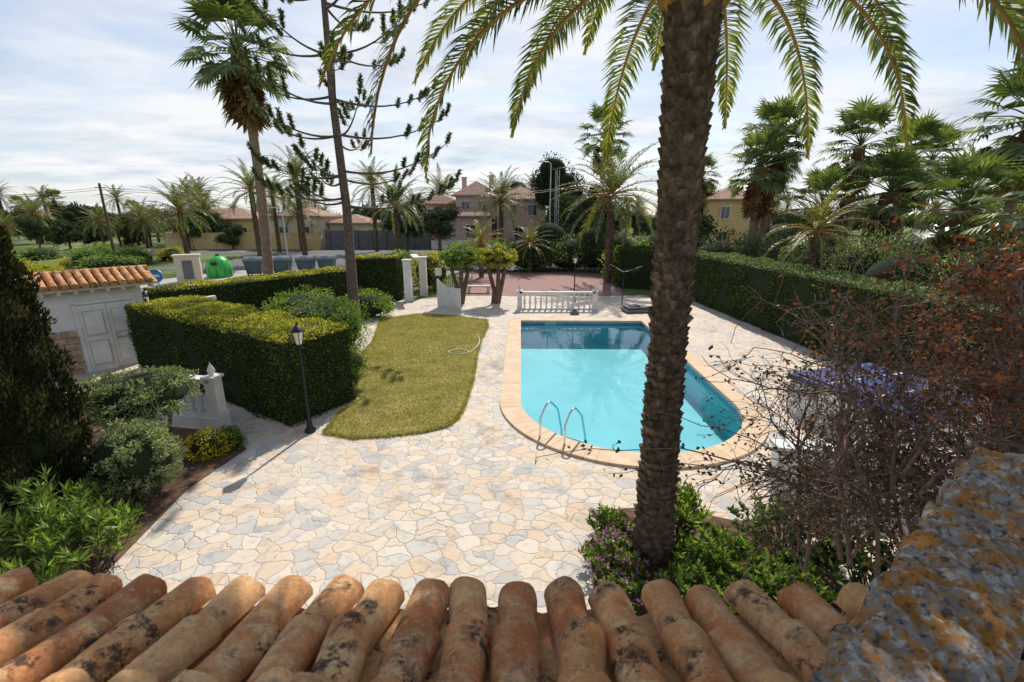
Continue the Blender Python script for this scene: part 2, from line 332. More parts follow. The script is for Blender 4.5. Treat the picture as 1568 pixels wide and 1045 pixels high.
leaves(g,np.c_[E,np.full(9000,.03)],rng.normal(size=(9000,3))*.6+[0,0,.8],rng.uniform(.04,.09,9000),.016,rng,1)
g.obj('lawn',[M['lawn'],M['blade']])
g=B();sheet(g,[(-5.7,2.5),(-5.6,5.1),(-5.85,7.2),(-5.6,8.7),(-6.6,9.6),(-8.6,10.2),(-14,12),(-16,8),(-14,2.5)],.03);g.obj('garden_soil_bed',[M['soil']])
g=B();sheet(g,[(1.05,4.4),(1.15,5.8),(1.7,6.6),(2.6,6.7),(3.6,6.3),(4.3,6.4),(4.6,4.6),(5,3),(1,3)],.06);g.obj('palm_soil_bed',[M['soil']])
g=B();sheet(g,[(-3.4,27.5),(6.9,27.5),(8.2,39),(-4,39)],.03);g.obj('driveway',[M['redpave']])
g=B();sheet(g,[(-17,21),(-27,31.5),(-24,40),(-4,40),(-8,27)],.12);wall(g,np.array([(-17,21),(-27,31.5),(-24,40),(-4,40),(-8,27)]),0,.12,0);g.obj('pavement',[M['paveside']])
g=B();sheet(g,[(-33,41),(-28,58),(-90,60),(-90,65),(40,65),(30,42),(-4,40.2),(-24,40.2)],.02)
g.obj('road',[M['asphalt']])
g=B()
for x in np.arange(-80,30,6): sheet(g,[(x,62),(x+3,62),(x+3,62.15),(x,62.15)],.03)
g.obj('road_marking',[M['white']])
# ---------------------------------------------------------------- hedges & shrubs
def hedge(name,quad,h,dens=500,ls=.06,mat='hedge',top='hedgetop',seed=0,wob=.06):
    rng=np.random.default_rng(seed);b=B();q=np.array(quad,float);c=q.mean(0)
    qi=c+(q-c)*(1-.12/np.maximum(.3,np.abs(q-c).max()))
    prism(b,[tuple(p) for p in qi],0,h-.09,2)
    ph=rng.random(6)*6
    def wobf(P): return wob*(np.sin(P[:,0]*1.9+ph[0])*np.sin(P[:,1]*2.3+ph[1])+.6*np.sin(P[:,0]*5+P[:,2]*4+ph[2])+.5*np.sin(P[:,1]*6.1+P[:,2]*3+ph[3]))
    for i in range(4):
        a,d=q[i],q[(i+1)%4];e=d-a;L=np.linalg.norm(e);nn=np.array([e[1],-e[0],0])/L
        if np.dot(nn[:2],(a+d)/2-c)<0:nn=-nn
        k=int(L*h*dens);u=rng.random(k);z=rng.random(k)*h
        P=np.c_[a[0]+e[0]*u,a[1]+e[1]*u,z];ed=np.minimum(.14,np.minimum(np.minimum(u,1-u)*L,h-z))/.14
        P+=nn*(wobf(P)-.10*(1-ed)**2+rng.normal(size=k)*.022)[:,None]
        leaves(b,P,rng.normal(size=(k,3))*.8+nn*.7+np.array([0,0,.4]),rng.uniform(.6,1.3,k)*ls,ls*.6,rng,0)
    A=np.linalg.norm(np.cross(np.r_[q[1]-q[0],0],np.r_[q[2]-q[0],0]));k=int(A*dens*1.2)
    u,v=rng.random((2,k));P2=q[0]*((1-u)*(1-v))[:,None]+q[1]*(u*(1-v))[:,None]+q[2]*(u*v)[:,None]+q[3]*((1-u)*v)[:,None]
    P=np.c_[P2,np.full(k,h)];ed=np.minimum(1,np.minimum(np.minimum(u,1-u)*8,np.minimum(v,1-v)*8))
    P[:,2]+=wobf(P)*.8-.08*(1-ed)**2+rng.normal(size=k)*.018
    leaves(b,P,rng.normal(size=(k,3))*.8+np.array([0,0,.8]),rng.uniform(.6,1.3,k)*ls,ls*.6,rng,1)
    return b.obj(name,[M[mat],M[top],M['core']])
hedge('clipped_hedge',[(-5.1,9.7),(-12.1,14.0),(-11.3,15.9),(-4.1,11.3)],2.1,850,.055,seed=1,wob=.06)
hedge('boundary_hedge',[(-14.8,18.2),(-9.7,25.7),(-8.7,25.0),(-13.8,17.4)],1.95,330,.09,seed=2)
hedge('gate_hedge',[(-9.0,25.6),(-6.4,25.9),(-6.4,27),(-9.0,26.8)],2.5,330,.09,seed=3)
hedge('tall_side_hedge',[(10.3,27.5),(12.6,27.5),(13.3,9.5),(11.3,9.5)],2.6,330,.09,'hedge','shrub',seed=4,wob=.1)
hedge('back_hedge',[(7.2,30.5),(11.3,29.3),(11.3,31.3),(7.2,32)],2.6,250,.11,'hedge','hedge',seed=5,wob=.12)
def blob(b,c,rx,rz,n,ls,rng,m=0,core=None,asp=.5,clump=.35,k=40,up=.3,ry=None):
    ry=ry or rx
    d=nrm(rng.normal(size=(k,3)));C=d*rng.uniform(.72,.95,(k,1))
    i=rng.integers(0,k,n);q=nrm(rng.normal(size=(n,3)))
    P=C[i]+q*clump*rng.uniform(.5,1,(n,1))
    out=nrm(P);P=P*np.array([rx,ry,rz])+np.array(c)
    leaves(b,P,out*.6+rng.normal(size=(n,3))*.7+np.array([0,0,up]),rng.uniform(.6,1.3,n)*ls,ls*asp,rng,m,np.clip(rng.random(n)*.7+.3*rng.random(k)[i],0,1))
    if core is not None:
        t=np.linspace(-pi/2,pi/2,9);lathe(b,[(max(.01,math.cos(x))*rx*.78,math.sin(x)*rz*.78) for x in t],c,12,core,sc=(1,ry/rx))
def shrub(name,c,rx,rz,n,ls,mat,seed,asp=.5,clump=.35,k=40,stems=0,up=.3,ry=None):
    rng=np.random.default_rng(seed);b=B();blob(b,c,rx,rz,n,ls,rng,0,2,asp,clump,k,up,ry)
    for i in range(stems):
        a=rng.random()*6.28;e=np.array([math.cos(a)*rx*.5,math.sin(a)*rx*.5,0])
        p0=np.array([c[0],c[1],0])+e*.35;tube(b,[p0,p0+e*.4+[0,0,c[2]*.5],np.array(c)+e],[.05,.04,.025],6,1)
    return b.obj(name,[M[mat],M['bark'],M['core']])
shrub('rounded_shrub',(-7.4,8.45,1.35),1.05,.52,9000,.06,'pale',11,k=80,clump=.2,stems=7)
shrub('ball_shrub',(-6.5,7.0,.75),.72,.68,9000,.055,'pale',12,k=90,clump=.16,stems=3)
shrub('yellow_flower_shrub',(-6.25,8.5,.22),.42,.3,1600,.07,'yellow',13,stems=3)
shrub('edging_shrub',(-5.95,8.75,.2),.3,.24,1300,.07,'green',14,stems=3)
shrub('garden_shrub',(-6.0,15.2,1.0),.95,.95,6000,.1,'green',15,.3,stems=5,up=.8)
shrub('garden_shrub',(-7.6,17.5,.8),1.3,.8,6000,.1,'shrub',16,stems=5)
shrub('garden_shrub',(-5.0,13.2,.45),.6,.45,2500,.09,'green',17,.3,stems=3,up=.8)
shrub('garden_shrub',(-9.0,20.0,.8),1.6,.8,6000,.11,'green',18,stems=4)
shrub('garden_shrub',(-7.0,21.5,.6),1.2,.7,5000,.1,'green',48,stems=4)
shrub('gate_shrub',(-5.3,30,1.2),1.3,1.2,3500,.13,'yellow',19,stems=4)
sd=20
for (x,y,z,rx,rz,mt) in [(1.5,40.5,1.5,2.4,1.7,'tree'),(5,40.6,1.4,2.3,1.6,'shrub'),(-1.5,41,1.3,2,1.4,'green'),(8.5,39,1.7,2.5,1.9,'hedge'),(9,34.5,1.3,2.2,1.7,'green'),(6.9,40,2,1.8,2.2,'tree'),(13.5,30,1.6,2.4,2,'hedge'),(3.3,42.5,2.3,2.3,2.3,'tree'),(12,35,2,3,2.3,'tree'),(-4.5,42,1.2,1.8,1.3,'green'),(-8,32,1,1.6,1.2,'green'),(17,26,2,2.4,2.2,'shrub'),(17.5,21,2.2,2.4,2.2,'tree'),(17,16,2.2,2.4,2.2,'shrub'),(20,34,2.2,3,2.6,'tree')]:
    shrub('background_shrub',(x,y,z),rx,rz,3500,.17,mt,sd,stems=3);sd+=1
for i in range(7):
    shrub('oleander_shrub',(14.8+rng.normal()*.3,27.5-i*2.7,2.0),1.6,1.7+.25*rng.random(),4200,.16,'pale' if i%2 else 'shrub',60+i,.22,.4,30,3,.6,1.7)
def rosette_plant(name,c,R0,h,k,nl,ll,mat,seed,w=.16,flow=None):
    rng=np.random.default_rng(seed);b=B()
    for i in range(k):
        a=rng.random()*2*pi;q=math.sqrt(rng.random())*R0
        tip=np.array([c[0]+q*math.cos(a),c[1]+q*math.sin(a),c[2]+h*(1-.5*(q/R0)**2)*rng.uniform(.7,1.05)])
        base=np.array([c[0]+q*.4*math.cos(a),c[1]+q*.4*math.sin(a),c[2]])
        mid=(tip+base)/2+rng.normal(size=3)*.04
        tube(b,[base,mid,tip],[.012,.009,.005],4,1,cap=False)
        s=rng.random(nl);P=mid+(tip-mid)*(.2+.8*s)[:,None]
        D=rng.normal(size=(nl,3))*[1,1,.35]+np.array([0,0,.35])+np.array([0,0,1.0])*s[:,None]
        leaves(b,P,D,ll*rng.uniform(.6,1.1,nl),ll*w,rng,0)
        if flow and rng.random()<flow:
            leaves(b,np.repeat(tip[None],8,0)+rng.normal(size=(8,3))*.025,rng.normal(size=(8,3))+[0,0,.6],.04,.035,rng,2)
    return b.obj(name,[M[mat],M['bark'],M['pink']])
rosette_plant('oleander_plant',(-5.95,5.35,0),.65,1.0,55,34,.19,'green',31)
rosette_plant('oleander_plant',(-6.7,5.6,0),.8,1.2,60,34,.19,'green',32)
rosette_plant('oleander_plant',(-7.6,6.4,0),.8,1.0,60,30,.19,'shrub',33)
rosette_plant('oleander_plant',(-6.3,4.4,0),.7,.8,50,30,.17,'green',34)
rosette_plant('oleander_plant',(-7.4,5,0),.8,.9,50,30,.17,'shrub',35)
rosette_plant('low_plant',(-6.1,6.2,0),.3,.35,26,24,.12,'green',36)
rosette_plant('flowering_plant',(1.4,5.3,.05),.45,.45,60,24,.09,'green',37,.35,.6)
rosette_plant('flowering_plant',(1.5,6.0,.05),.4,.4,45,24,.09,'green',38,.35,.4)
rosette_plant('flowering_plant',(1.5,4.6,.05),.5,.4,50,24,.09,'green',39,.35,.6)
rosette_plant('garden_plant',(2.8,5.2,.05),.6,.55,70,30,.13,'green',40,.3)
rosette_plant('garden_plant',(2.3,4.7,.05),.5,.45,60,30,.12,'green',41,.3)
rosette_plant('garden_plant',(2.5,6.1,.05),.5,.8,60,28,.14,'green',42,.3)
rosette_plant('garden_plant',(3.4,4.8,.05),.6,.5,60,28,.15,'green',43,.25)
rosette_plant('garden_plant',(4.0,5.6,.05),.8,.8,70,26,.13,'shrub',44,.4)
rosette_plant('garden_plant',(4.6,4.5,.05),.9,1.1,80,26,.13,'hedge',45,.4)
def cypress(name,c,h,r,n,seed):
    rng=np.random.default_rng(seed);b=B()
    prof=lambda s:r*np.minimum(1,.55+s*4)*(1-s**1.9)**.85
    s=rng.random(n)**1.1;a=rng.random(n)*2*pi;ph=rng.random(9)*6
    l=1+.14*np.sin(a*5+s*23+ph[0])+.1*np.sin(a*9-s*37+ph[1])+.07*np.sin(a*3+s*61)
    q=prof(s)*l*rng.uniform(.82,1.04,n)
    P=np.c_[q*np.cos(a),q*np.sin(a),s*h];D=np.c_[np.cos(a)*.35,np.sin(a)*.35,np.ones(n)]+rng.normal(size=(n,3))*.3
    leaves(b,P+np.array([c[0],c[1],.15]),D,rng.uniform(.05,.12,n),.028,rng,0,np.clip((l-.75)*1.2+rng.normal(size=n)*.2,0,1))
    t=np.linspace(0,.98,12);lathe(b,[(prof(x)*.8,x*h+.1) for x in t],(c[0],c[1],0),14,1)
    tube(b,[(c[0],c[1],0),(c[0],c[1],.5)],.12,8,2)
    return b.obj(name,[M['cyp'],M['core'],M['bark']])
cypress('cypress_tree',(-7.55,6.4,0),6.1,.72,48000,50)
# ---------------------------------------------------------------- palms
def pinnate(b,base,az,el,L,droop,nl,ll,lw,rng,m=0,mr=1,seg=18,rw=.03,twist=0,sag=.35):
    s=np.linspace(0,1,seg);e=el-droop*s**1.25
    h=np.array([math.cos(az),math.sin(az),0]);T=np.cos(e)[:,None]*h+np.sin(e)[:,None]*np.array([0,0,1.])
    P=np.array(base)+np.r_[np.zeros((1,3)),np.cumsum((T[1:]+T[:-1])/2*L/(seg-1),0)]
    tube(b,P,rw*(1-.85*s)+.003,5,mr,.5+.3*rng.random(),cap=False)
    S=np.linspace(.12,.995,nl)
    Pi=np.stack([np.interp(S,s,P[:,k]) for k in range(3)],1);Ti=nrm(np.stack([np.interp(S,s,T[:,k]) for k in range(3)],1))
    side0=np.array([-math.sin(az),math.cos(az),0]);up=nrm(np.cross(Ti,side0));up=np.where(up[:,2:]<0,-up,up)
    fl=np.sin(np.clip(S*1.05,0,1)**.8*pi)**.55*.85+.15
    for sg in(-1,1):
        ang=rad(68)-rad(38)*S+rng.normal(size=nl)*.09
        sd=side0*sg*np.cos(twist)+up*np.sin(twist)*sg
        D=Ti*np.cos(ang)[:,None]+sd*np.sin(ang)[:,None]+up*(.28+.14*rng.normal(size=nl))[:,None]
        D=nrm(D);l=(ll*fl*rng.uniform(.8,1.12,nl))[:,None]
        p1=Pi+D*l*.5;D2=nrm(D-np.array([0,0,sag])+rng.normal(size=(nl,3))*.06);p2=p1+D2*l*.5
        wv=nrm(np.cross(D,up))*lw/2
        v=np.stack([Pi-wv*.5,Pi+wv*.5,p1+wv,p1-wv,p2],1)
        i=np.arange(nl)[:,None]*5;r=rng.random(nl)*.75+.25*rng.random()
        b.add(v,i+np.array([[0,1,2,3]]),m,r);b.add(v,i+np.array([[3,2,4]]),m,r)
def scaly_trunk(b,c,h,rz,rr_,rows,per,rng,m=0,prot=.05,lean=(0,0),ptop=1.):
    zs=np.linspace(0,h,30);rr=np.interp(zs/h,rz,rr_)
    path=np.c_[c[0]+lean[0]*zs/h,c[1]+lean[1]*zs/h,zs+c[2]]
    tube(b,path,rr-.02,16,m,.25)
    for i in range(rows):
        z=h*(i+.5)/rows;R=np.interp(z,zs,rr)
        for j in range(per):
            if rng.random()<.06: continue
            a=(j+.5*(i%2))*2*pi/per+rng.normal()*.07+i*.06;dz=h/rows
            w=R*2*pi/per*.52*rng.uniform(.8,1.2);p=prot*rng.uniform(.1,1.1)*(1+(ptop-1)*z/h)
            if rng.random()<.05:p+=.07*(1-z/h)
            cx=c[0]+lean[0]*z/h;cy=c[1]+lean[1]*z/h;z_=z+rng.normal()*dz*.12
            o=np.array([math.cos(a),math.sin(a),0]);t=np.array([-math.sin(a),math.cos(a),0]);C=np.array([cx,cy,c[2]+z_])+o*(R-.035)
            up=np.array([0,0,1.])
            v=[C-up*dz*.75,C-t*w+up*dz*.05,C+t*w+up*dz*.05,C+o*(p+.03)-t*w*.6+up*dz*.5,C+o*(p+.03)+t*w*.6+up*dz*.5,C+up*dz*.62-t*w*.5,C+up*dz*.62+t*w*.5]
            b.add(v,[[0,2,4,3]],m,rng.random());b.add(v,[[0,3,1]],m,rng.random());b.add(v,[[3,4,6,5]],m,rng.random()*.5);b.add(v,[[1,3,5],[2,6,4]],m,rng.random())
rng=np.random.default_rng(77)
b=B();scaly_trunk(b,(2.0,5.5,0),7.2,[0,.12,.45,.75,1],[.31,.25,.23,.255,.31],64,13,rng,0,prot=.045,lean=(-.12,0),ptop=.4)
cp=np.array([1.88,5.5,7.15])
for i in range(90):
    a=i*2.4;q=.22+.1*rng.random();z=-.15+.75*i/90
    p0=cp+[math.cos(a)*.22,math.sin(a)*.22,z-.2];p1=cp+[math.cos(a)*(q+.18),math.sin(a)*(q+.18),z+.3]
    tube(b,[p0,(p0+p1)/2+[math.cos(a)*.05,math.sin(a)*.05,0],p1],[.07,.055,.03],6,2,rng.random())
nf=64
for i in range(nf):
    a=i*2.39996+.35;k=i/(nf-1);el=rad(10+64*k)+rng.normal()*.06
    L=rng.uniform(3.5,4.4);dr=rad(104-36*k)*rng.uniform(.85,1.08)
    if math.cos(a)>.3: L*=1.1;dr*=.93
    if math.cos(a+pi/2)>.75 and k<.5: continue
    pinnate(b,cp+[math.cos(a)*.25,math.sin(a)*.25,.1+.4*k],a,el,L,dr,112,.5,.034,rng,1,2,20,.035,sag=.6)
b.obj('date_palm_tree',[M['trunk'],M['date'],M['boot']])
def date_palm(name,h,R,seed,nf=44,nl=34,mat='date2',tr=.28):
    rng=np.random.default_rng(seed);b=B()
    scaly_trunk(b,(0,0,0),h,[0,1],[tr,tr*.95],max(6,int(h*3)),9,rng,0,prot=.05)
    for i in range(nf):
        a=i*2.39996;k=i/(nf-1);el=rad(-20+98*k)+rng.normal()*.08
        pinnate(b,(0,0,h+.3*k),a,el,R*rng.uniform(1.05,1.3),rad(75-25*k)*rng.uniform(.8,1.2),nl,R*.16,.06*R/3.5,rng,1,2,9,.04,sag=.4)
    return b.obj(name,[M['trunk'],M[mat],M['boot']])
def fan_leaf(b,base,az,el,Lp,Rf,rng,m,mp,ns=22,droop=.5):
    h=np.array([math.cos(az),math.sin(az),0]);d=h*math.cos(el)+np.array([0,0,math.sin(el)])
    side=np.array([-math.sin(az),math.cos(az),0])
    p=np.array(base);c=p+d*Lp*.5;d2=nrm(d-np.array([0,0,.18]));c2=c+d2*Lp*.5
    tube(b,[p,c,c2],[.035,.025,.018],4,mp,.6,cap=False)
    th=np.linspace(-1.9,1.9,ns);dd=d2[None]*np.cos(th)[:,None]+side[None]*np.sin(th)[:,None]
    nrml=np.cross(d2,side);nrml=nrml*(1 if nrml[2]>0 else -1);dd=nrm(dd+nrml*.12*np.abs(np.sin(th))[:,None])
    wd=nrm(np.cross(dd,nrml));Rr=Rf*(1-.25*(np.abs(th)/1.9)**2)*rng.uniform(.85,1.1,ns)
    hw=Rf*.55*(3.8/ns)/2*1.05
    mid=c2+dd*(Rr*.58)[:,None];tip=mid+nrm(dd-np.array([0,0,droop])*rng.uniform(.5,1.5,(ns,1)))*(Rr*.45)[:,None]
    v=np.stack([np.repeat(c2[None],ns,0),mid-wd*hw,mid+wd*hw,tip],1);i=np.arange(ns)[:,None]*4
    r=rng.random(ns)*.6+.4*rng.random()
    b.add(v,i+np.array([[0,1,2]]),m,r);b.add(v,i+np.array([[1,3,2]]),m,r)
def fan_palm(name,h,R,seed,skirt=1.0,nf=36,tr=.22,bend=0.0,ttop=None):
    rng=np.random.default_rng(seed);b=B();zs=np.linspace(0,h,14)
    path=np.c_[bend*np.sin(zs/h*2.6),zs*0,zs];tube(b,path,np.interp(zs,[0,.6,h],[tr*1.6,tr,ttop or tr*.8]),10,0,.5)
    top=path[-1]
    if skirt: tube(b,[top-[0,0,skirt*1.3],top-[0,0,skirt*.6],top+[0,0,.2]],[tr*1.1,tr*1.7,tr*1.2],9,2,.3)
    for i in range(nf):
        a=i*2.39996;k=i/(nf-1);fan_leaf(b,top+[0,0,.35*k],a,rad(-38+118*k)+rng.normal()*.12,R*.6*rng.uniform(.85,1.1),R*.46,rng,1,1,20,droop=.8-.4*k)
    for i in range(int(30*skirt)):
        a=rng.random()*6.28;z=-skirt*1.2*rng.random()
        fan_leaf(b,top+[0,0,z],a,rad(rng.uniform(-78,-45)),R*.28,R*.38,rng,2,2,12,.3)
    return b.obj(name,[M['palebark'],M['fan'],M['dead']])
o=fan_palm('fan_palm_tree',12.2,2.8,101,1.6,42,.27,.35,.19);o.location=(-13.4,25,0)
fp=[fan_palm('fan_palm_tree',9.4,2.5,102,1.3,32),fan_palm('fan_palm_tree',7.4,2.4,103,1.5,32,.3),fan_palm('fan_palm_tree',5.0,2.2,104,1.3,32,.32)]
for o,l in zip(fp,[(17,32,0),(15.4,30,0),(16.6,25.5,0)]):o.location=l
for k,l,s,rz in [(0,(20.5,29,-.9),1.0,1),(1,(27,33,.2),1.1,2),(0,(20.4,19.5,-1.2),1.0,3),(2,(16.6,17.5,.1),.95,1),(0,(18.4,34,.0),.93,5),(2,(20.5,26,.5),1.05,2),(2,(15.5,13.5,0),.95,4.4),(0,(31,36,-1),1,1.5),(0,(10.3,55,0),1.38,.4),(0,(19.5,50,0),.9,.4),(1,(23,43,0),.9,2)]:
    inst('fan_palm_tree',fp[k],l,s,rz)
dp=[date_palm('date_palm_tree',5.9,3.9,111),date_palm('date_palm_tree',8.2,3.5,112,nf=36),date_palm('date_palm_tree',2.5,2.1,113,nf=30,nl=28,mat='date',tr=.2)]
for o,l in zip(dp,[(6.9,33,0),(-22.3,50,0),(-2.4,36,0)]):o.location=l
for k,l,s,rz in [(1,(-25,46,0),.84,1),(0,(-35,50,0),.85,2),(0,(-12.2,50,0),.95,1),(0,(-1.4,62,0),1.08,3),(1,(-18,62,0),1.0,3),(0,(-14,95,0),1.4,.5),(1,(-30,60,0),.85,5),(2,(1.5,39,0),.9,1),(0,(-28,62,0),.8,1),(2,(13,20,1.5),1,1),(0,(23,22,-1.2),.8,2),(1,(29,30,-1),.85,1)]:
    inst('date_palm_tree',dp[k],l,s,rz)
def leafy_tree(name,h,r,seed,mat,n=3500,ls=.34):
    rng=np.random.default_rng(seed);b=B();tube(b,[(0,0,0),(.1,0,h*.4),(0,.1,h*.75)],[.25,.2,.08],7,1)
    for i in range(9):
        a=rng.random()*6.28;q=r*rng.uniform(.1,.65);z=h-r*.6+rng.uniform(-.6,.4)*r
        c=(q*math.cos(a),q*math.sin(a),z);tube(b,[(0,0,h*.4),(c[0]*.5,c[1]*.5,h*.6),c],[.12,.08,.04],5,1)
        blob(b,c,r*rng.uniform(.35,.55),r*rng.uniform(.28,.4),n//9,ls,rng,0,2,.5,.5,14)
    return b.obj(name,[M[mat],M['bark'],M['core']])
pt=leafy_tree('pine_tree',12.5,4.8,121,'pine',9000,.28);pt.location=(6.3,66,0)
inst('pine_tree',pt,(0,84,0),.85,2);inst('pine_tree',pt,(24,62,0),.75,1);inst('pine_tree',pt,(10.5,62,0),.72,3)
lt=leafy_tree('broadleaf_tree',6,3,122,'tree');lt.location=(-13.5,60,0)
inst('broadleaf_tree',lt,(-9,58,0),.9,1);inst('broadleaf_tree',lt,(16,44,0),1.0,2);inst('broadleaf_tree',lt,(-45,66,0),.7,2);inst('broadleaf_tree',lt,(6.5,55,0),1.1,2);inst('broadleaf_tree',lt,(9.5,50,0),1.0,4)
dm=empty('distant_trees');rng=np.random.default_rng(9)
for i in range(130):
    y=rng.uniform(78,190);x=rng.uniform(-1.25,1.25)*y
    if -18<x/y*70<6 and y<95: continue
    k=rng.random()
    src=lt if k<.45 else (dp[0] if k<.7 else (dp[1] if k<.85 else (fp[1] if k<.95 else pt)))
    inst('tree',src,(x,y,-.2),rng.uniform(.7,1.15)*(.6 if src is pt else 1),rng.random()*6,dm)
for x in np.arange(-165,165,3.6):
    inst('tree',lt,(x+rng.normal(),rng.uniform(98,125),-1.2),(rng.uniform(.9,1.4),rng.uniform(.9,1.3),rng.uniform(.75,1.05)),rng.random()*6,dm)
for i in range(34):
    x=-rng.uniform(36,100);y=rng.uniform(64,80)
    inst('tree',lt if rng.random()<.5 else dp[0],(x,y,-.8 if rng.random()<.5 else 0),rng.uniform(.5,.9),rng.random()*6,dm)
fb=empty('field_bushes')
bs=shrub('bush',(0,0,.8),1.5,1.0,2500,.16,'green',130);bs.parent=fb;bs.location=(-37,45,0)
by=shrub('bush',(0,0,.8),1.5,1.0,2500,.16,'yellow',131);by.parent=fb;by.location=(-36,33,0)
for i in range(36):
    x=-rng.uniform(34,80);y=rng.uniform(38,58)
    inst('bush',bs if rng.random()<.85 else by,(x,y,-.2),(rng.uniform(.7,2),rng.uniform(.7,1.6),rng.uniform(.4,1.1)),rng.random()*6,fb)
# araucaria
rng=np.random.default_rng(55);b=B()
tx,ty=-6.7,19.0;tube(b,[(tx,ty,0),(tx+.1,ty,5),(tx-.05,ty,9),(tx,ty,15)],[.24,.17,.14,.07],10,1)
for wz in [5.2,6.3,7.6,9.0,10.5,12.2]:
    nb=5;o=rng.random()*6
    for j in range(nb):
        a=o+j*2*pi/nb+rng.normal()*.15;s=np.linspace(0,1,9);h=np.array([math.cos(a),math.sin(a),0]);sdv=np.array([-math.sin(a),math.cos(a),0])
        Lj=(3.4+.6*math.cos(a))*rng.uniform(.8,1.08);p=np.array([tx,ty,wz+rng.normal()*.15])+h*(s*Lj)[:,None]+np.array([0,0,1.])*((-.45*s+.85*s**2.2)*Lj*.42)[:,None]
        tube(b,p,.038*(1-s)+.014,5,1,cap=False)
        sub=[(p[-1],h*.8+np.array([0,0,.6]),.5)]
        for q in (.6,.74,.86,.95):
            c=np.array([np.interp(q,s,p[:,k]) for k in range(3)])
            for sg in(-1,1):
                if rng.random()<.35: continue
                sub.append((c,h*.75+sdv*sg*.75+np.array([0,0,.1]),.8-.4*q))
        for c,d,l in sub:
            d=nrm(np.array(d));e=c+d*l*.6;f=e+nrm(d*.6+np.array([0,0,.8]))*rng.uniform(.32,.46)
            tube(b,[c,e,f],[.016,.013,.01],4,1,cap=False)
            n=200;u=rng.random(n);P=e+(f-e)*(u*1.15-.15)[:,None];D=rng.normal(size=(n,3))*.7+nrm(f-e)*.8
            leaves(b,P,D,rng.uniform(.09,.18,n),.034,rng,0)
b.obj('norfolk_pine_tree',[M['arau'],M['bark']])
for nm,(x,y) in(('a',(-2.8,25)),('b',(-.8,25.2))):
    rng=np.random.default_rng(int(200+x*3));b=B();blob(b,(x,y,2.6),1.1,.62,6500,.09,rng,0,2,.5,.18,80)
    for k,(dx,dy) in enumerate([(-.35,0),(.3,.1),(.05,-.3)]):
        tube(b,[(x+dx*.3-.1,y+dy*.3,0),(x+dx*.5,y+dy*.5,.7),(x+dx*1.1,y+dy,1.5),(x+dx*1.6,y+dy*1.4,2.3)],[.17,.13,.11,.08],8,1)
    b.obj('topiary_tree',[M['hedgetop'] if nm=='b' else M['green'],M['bark'],M['core']])
# ---------------------------------------------------------------- twiggy bougainvillea
rng=np.random.default_rng(66);b=B();tips=[]
def twig(p,d,L,r,depth,up=.0):
    n=6;P=[np.array(p)];d=nrm(np.array(d,float))
    for i in range(n):
        d=nrm(d+rng.normal(size=3)*.22+np.array([0,0,up-.05*(i/n)]));P.append(P[-1]+d*L/n)
    P=np.array(P);tube(b,P,np.linspace(r,max(.0028,r*.45),n+1),3 if r<.012 else 6,0,cap=False)
    if depth>0:
        for i in range(rng.integers(3,6)):
            k=rng.integers(1,n+1);dd=nrm(P[k]-P[k-1])+rng.normal(size=3)*.75
            twig(P[k],dd,L*rng.uniform(.45,.75),r*.55,depth-1,up)
    else:
        tips.append(P)
for i in range(52):
    x=rng.uniform(2.2,5.0);y=rng.uniform(2.9,4.5)
    twig((x+.3,y-.2,1.3+rng.random()*1.2),(rng.normal()*.5-.05,rng.normal()*.35+.1,1),rng.uniform(1.05,1.55),.018,3,.02)
for i in range(16):
    x=rng.uniform(2.7,3.9);twig((x,2.6+.4*rng.random(),2.6+.5*rng.random()),(.4+rng.normal()*.4,.2*rng.normal()+.2,.8),rng.uniform(1.0,1.4),.014,3,.02)
for i in range(6):
    twig((2.9,3.2,2.5+.3*rng.random()),(-1,.1*rng.normal()+.1,.3),rng.uniform(.7,1.0),.013,2,-.03)
def arch(p0,p1,sag,r,nl):
    t=np.linspace(0,1,12);P=np.array(p0)+(np.array(p1)-np.array(p0))*t[:,None];P[:,2]+=sag*np.sin(t*pi);P+=rng.normal(size=P.shape)*.012
    tube(b,P,np.linspace(r,.0025,12),4,0,cap=False)
    A=P[rng.integers(1,12,nl)]+rng.normal(size=(nl,3))*.03
    leaves(b,A,rng.normal(size=A.shape),.045,.03,rng,2)
arch((2.6,3.2,2.6),(.2,3.2,2.98),.22,.009,60);arch((2.4,3.2,2.7),(.75,3.15,2.85),.12,.007,36);arch((2.6,3.3,2.7),(1.1,3.3,3.3),.1,.007,26)
TP=np.concatenate([t[1:] for t in tips]);k=len(TP)
sel=rng.random(k);wgt=np.clip((TP[:,0]-2.6)*.12,0.02,.35)+np.clip((TP[:,2]-3.6)*.35,0,.6)*(TP[:,0]>2.8)
A=TP[sel<wgt];A=np.repeat(A,3,0)+rng.normal(size=(len(A)*3,3))*.03
leaves(b,A,rng.normal(size=A.shape),rng.uniform(.03,.055,len(A)),.032,rng,1)
A=TP[(rng.random(k)<.2)&(TP[:,0]<3.6)];A=np.repeat(A,2,0)+rng.normal(size=(len(A)*2,3))*.02
leaves(b,A,rng.normal(size=A.shape),rng.uniform(.03,.05,len(A)),.028,rng,2)
b.obj('bougainvillea_bush',[M['twig'],M['rust'],M['darkleaf']])
